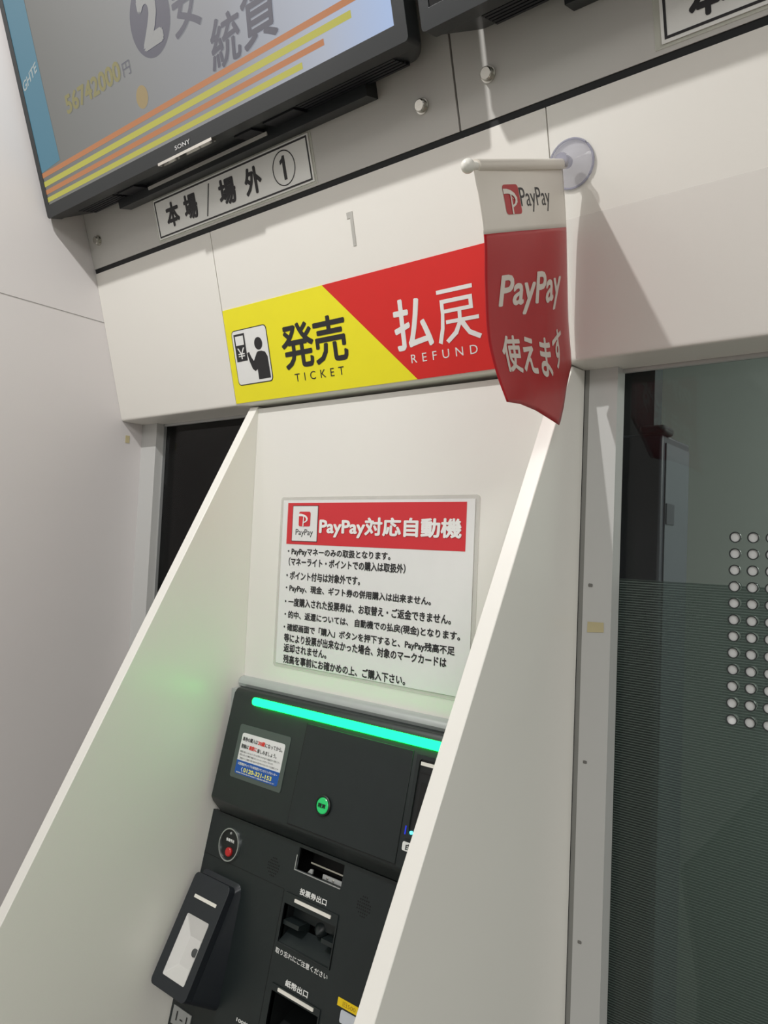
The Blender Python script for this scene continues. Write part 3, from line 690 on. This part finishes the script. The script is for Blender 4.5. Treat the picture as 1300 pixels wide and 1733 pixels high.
def crv(tab, t):
    pts = [Vector(p) for _, p in tab]; ts = [q for q, _ in tab]
    t = max(0, min(1, t)); i = 0
    while i < len(ts) - 2 and t > ts[i + 1]: i += 1
    h = ts[i + 1] - ts[i]; w = (t - ts[i]) / h
    def tg(k):
        if k == 0: return (pts[1] - pts[0]) / (ts[1] - ts[0])
        if k == len(ts) - 1: return (pts[-1] - pts[-2]) / (ts[-1] - ts[-2])
        return (pts[k + 1] - pts[k - 1]) / (ts[k + 1] - ts[k - 1])
    m0, m1 = tg(i) * h, tg(i + 1) * h
    return (2 * w ** 3 - 3 * w * w + 1) * pts[i] + (w ** 3 - 2 * w * w + w) * m0 + (-2 * w ** 3 + 3 * w * w) * pts[i + 1] + (w ** 3 - w * w) * m1
def lin(tab, t):
    for (a, p), (b, q) in zip(tab, tab[1:]):
        if t <= b: return Vector(p).lerp(Vector(q), (t - a) / (b - a))
    return Vector(tab[-1][1])
def S(u, t):
    p = crv(LC, t).lerp(crv(RC, t), u)
    bot = crv(LC, 1).lerp(crv(RC, 1), u)
    p = p + (t ** 4) * (lin(BC, u) - bot)
    p.x += .004 * sin(pi * u) * sin(pi * min(1, t * .9))
    return p
def Sn(u, t):
    e = .01; du = S(min(1, u + e), t) - S(max(0, u - e), t); dt = S(u, min(1, t + e)) - S(u, max(0, t - e))
    n = du.cross(dt).normalized()
    return n if n.x > 0 else -n
def SP(u, t, d):
    n = Sn(u, t); cm = (Vector((0, 0, 0)) - S(u, t))
    if n.dot(cm) < 0: n = -n
    return S(u, t) + n * d
US = [i / 40 for i in range(41)]
TR = .294
def ban(name, ts, m):
    bm = bmesh.new(); g = [[bm.verts.new(S(u, t)) for u in US] for t in ts]
    for i in range(len(ts) - 1):
        for j in range(40): bm.faces.new((g[i][j], g[i][j + 1], g[i + 1][j + 1], g[i + 1][j]))
    o = obj(name, bm, m, hb); o.data.shade_smooth()
    sd = o.modifiers.new('thickness', 'SOLIDIFY'); sd.thickness = .0005; sd.offset = 0
    return o
bw = ban('white_cloth', [TR * i / 12 for i in range(13)], M['flagwhite'])
br_ = ban('red_cloth', [TR + (1 - TR) * i / 40 for i in range(41)], M['flagred'])
obj('rod_sleeve', tube(bmesh.new(), [P0 + rd * t + Vector((0, 0, .0005)) for t in (.018, .06, .11, .172)], .0044), M['flagwhite'], hb, smooth=True)
def btext(s, u0, u1, t0, t1, m, parent, bold=0.0, shear=0.0, space=1.0):
    me = text_mesh(s, bold, space, shear, 3)
    bm = bmesh.new(); bm.from_mesh(me); bpy.data.meshes.remove(me)
    bmesh.ops.triangulate(bm, faces=bm.faces)
    for _ in range(3):
        es = [e for e in bm.edges if e.calc_length() > .06]
        if not es: break
        bmesh.ops.subdivide_edges(bm, edges=es, cuts=1); bmesh.ops.triangulate(bm, faces=bm.faces)
    for v in bm.verts: v.co = SP(u0 + v.co.x * (u1 - u0), t1 + v.co.y * (t0 - t1), .00045 + v.co.z)
    return obj('lettering', bm, m, parent)
logo_parts(lambda u, v, d: SP(.235 + u * .165, .218 - v * .135, d * .5 + .0003), M['flagred'], M['flagwhite'], bw)
btext('PayPay', .405, .775, .098, .212, M['print'], bw, .0)
btext('PayPay', .105, .87, .480, .655, M['flagtext'], br_, .022, .2)
btext('使えます', .10, .83, .735, .880, M['flagtext'], br_, .024, space=.95)

# ---------------- small marks left on the walls
def patch(name, label, cat, bm, m, org):
    o = obj(name, bm, m, None, origin=org); o['label'] = label; o['category'] = cat; return o
patch('tape_remnant', 'yellowed tape remnant on the window frame beside the tinted glass', 'tape', sheet(FRM, [(-.3012, -.0632), (-.2848, -.0628), (-.2845, -.0722), (-.3014, -.0737)], .0002, .0006), M['oldtape'], (-.293, .703, -.068))
bm = box(bmesh.new(), X0 + .0002, X0 + .0007, .6725, .6800, .156, .168)
patch('tape_remnant', 'tiny yellowed tape remnant on the left wall below the header corner', 'tape', bm, M['oldtape'], (X0, .676, .162))
for z, s, lab in ((-.0272, .0025, 'small grey smudge on the window frame above the yellowed tape'), (-.2002, .0022, 'small grey smudge on the window frame below the yellowed tape'), (-.3722, .0022, 'lowest small grey smudge on the window frame')):
    patch('smudge_mark', lab, 'mark', sheet(FRM, RR(-.3012 - s * .2, -.3012 + s * 1.6, z - s * .7, z + s * .7, s * .4, 3), .0002, .0005), M['mark'], (-.301, .703, z))
patch('clear_film_sheet', 'clear film sheet stuck on the white header right of the hanging banner', 'film', sheet(HDR, R(-.3035, .08, .1915, .3162), .0002, .0005), mat('clear_film', (236, 232, 232), 0.2, alpha=0.09, var=0.005), (-.1, .64, .2))
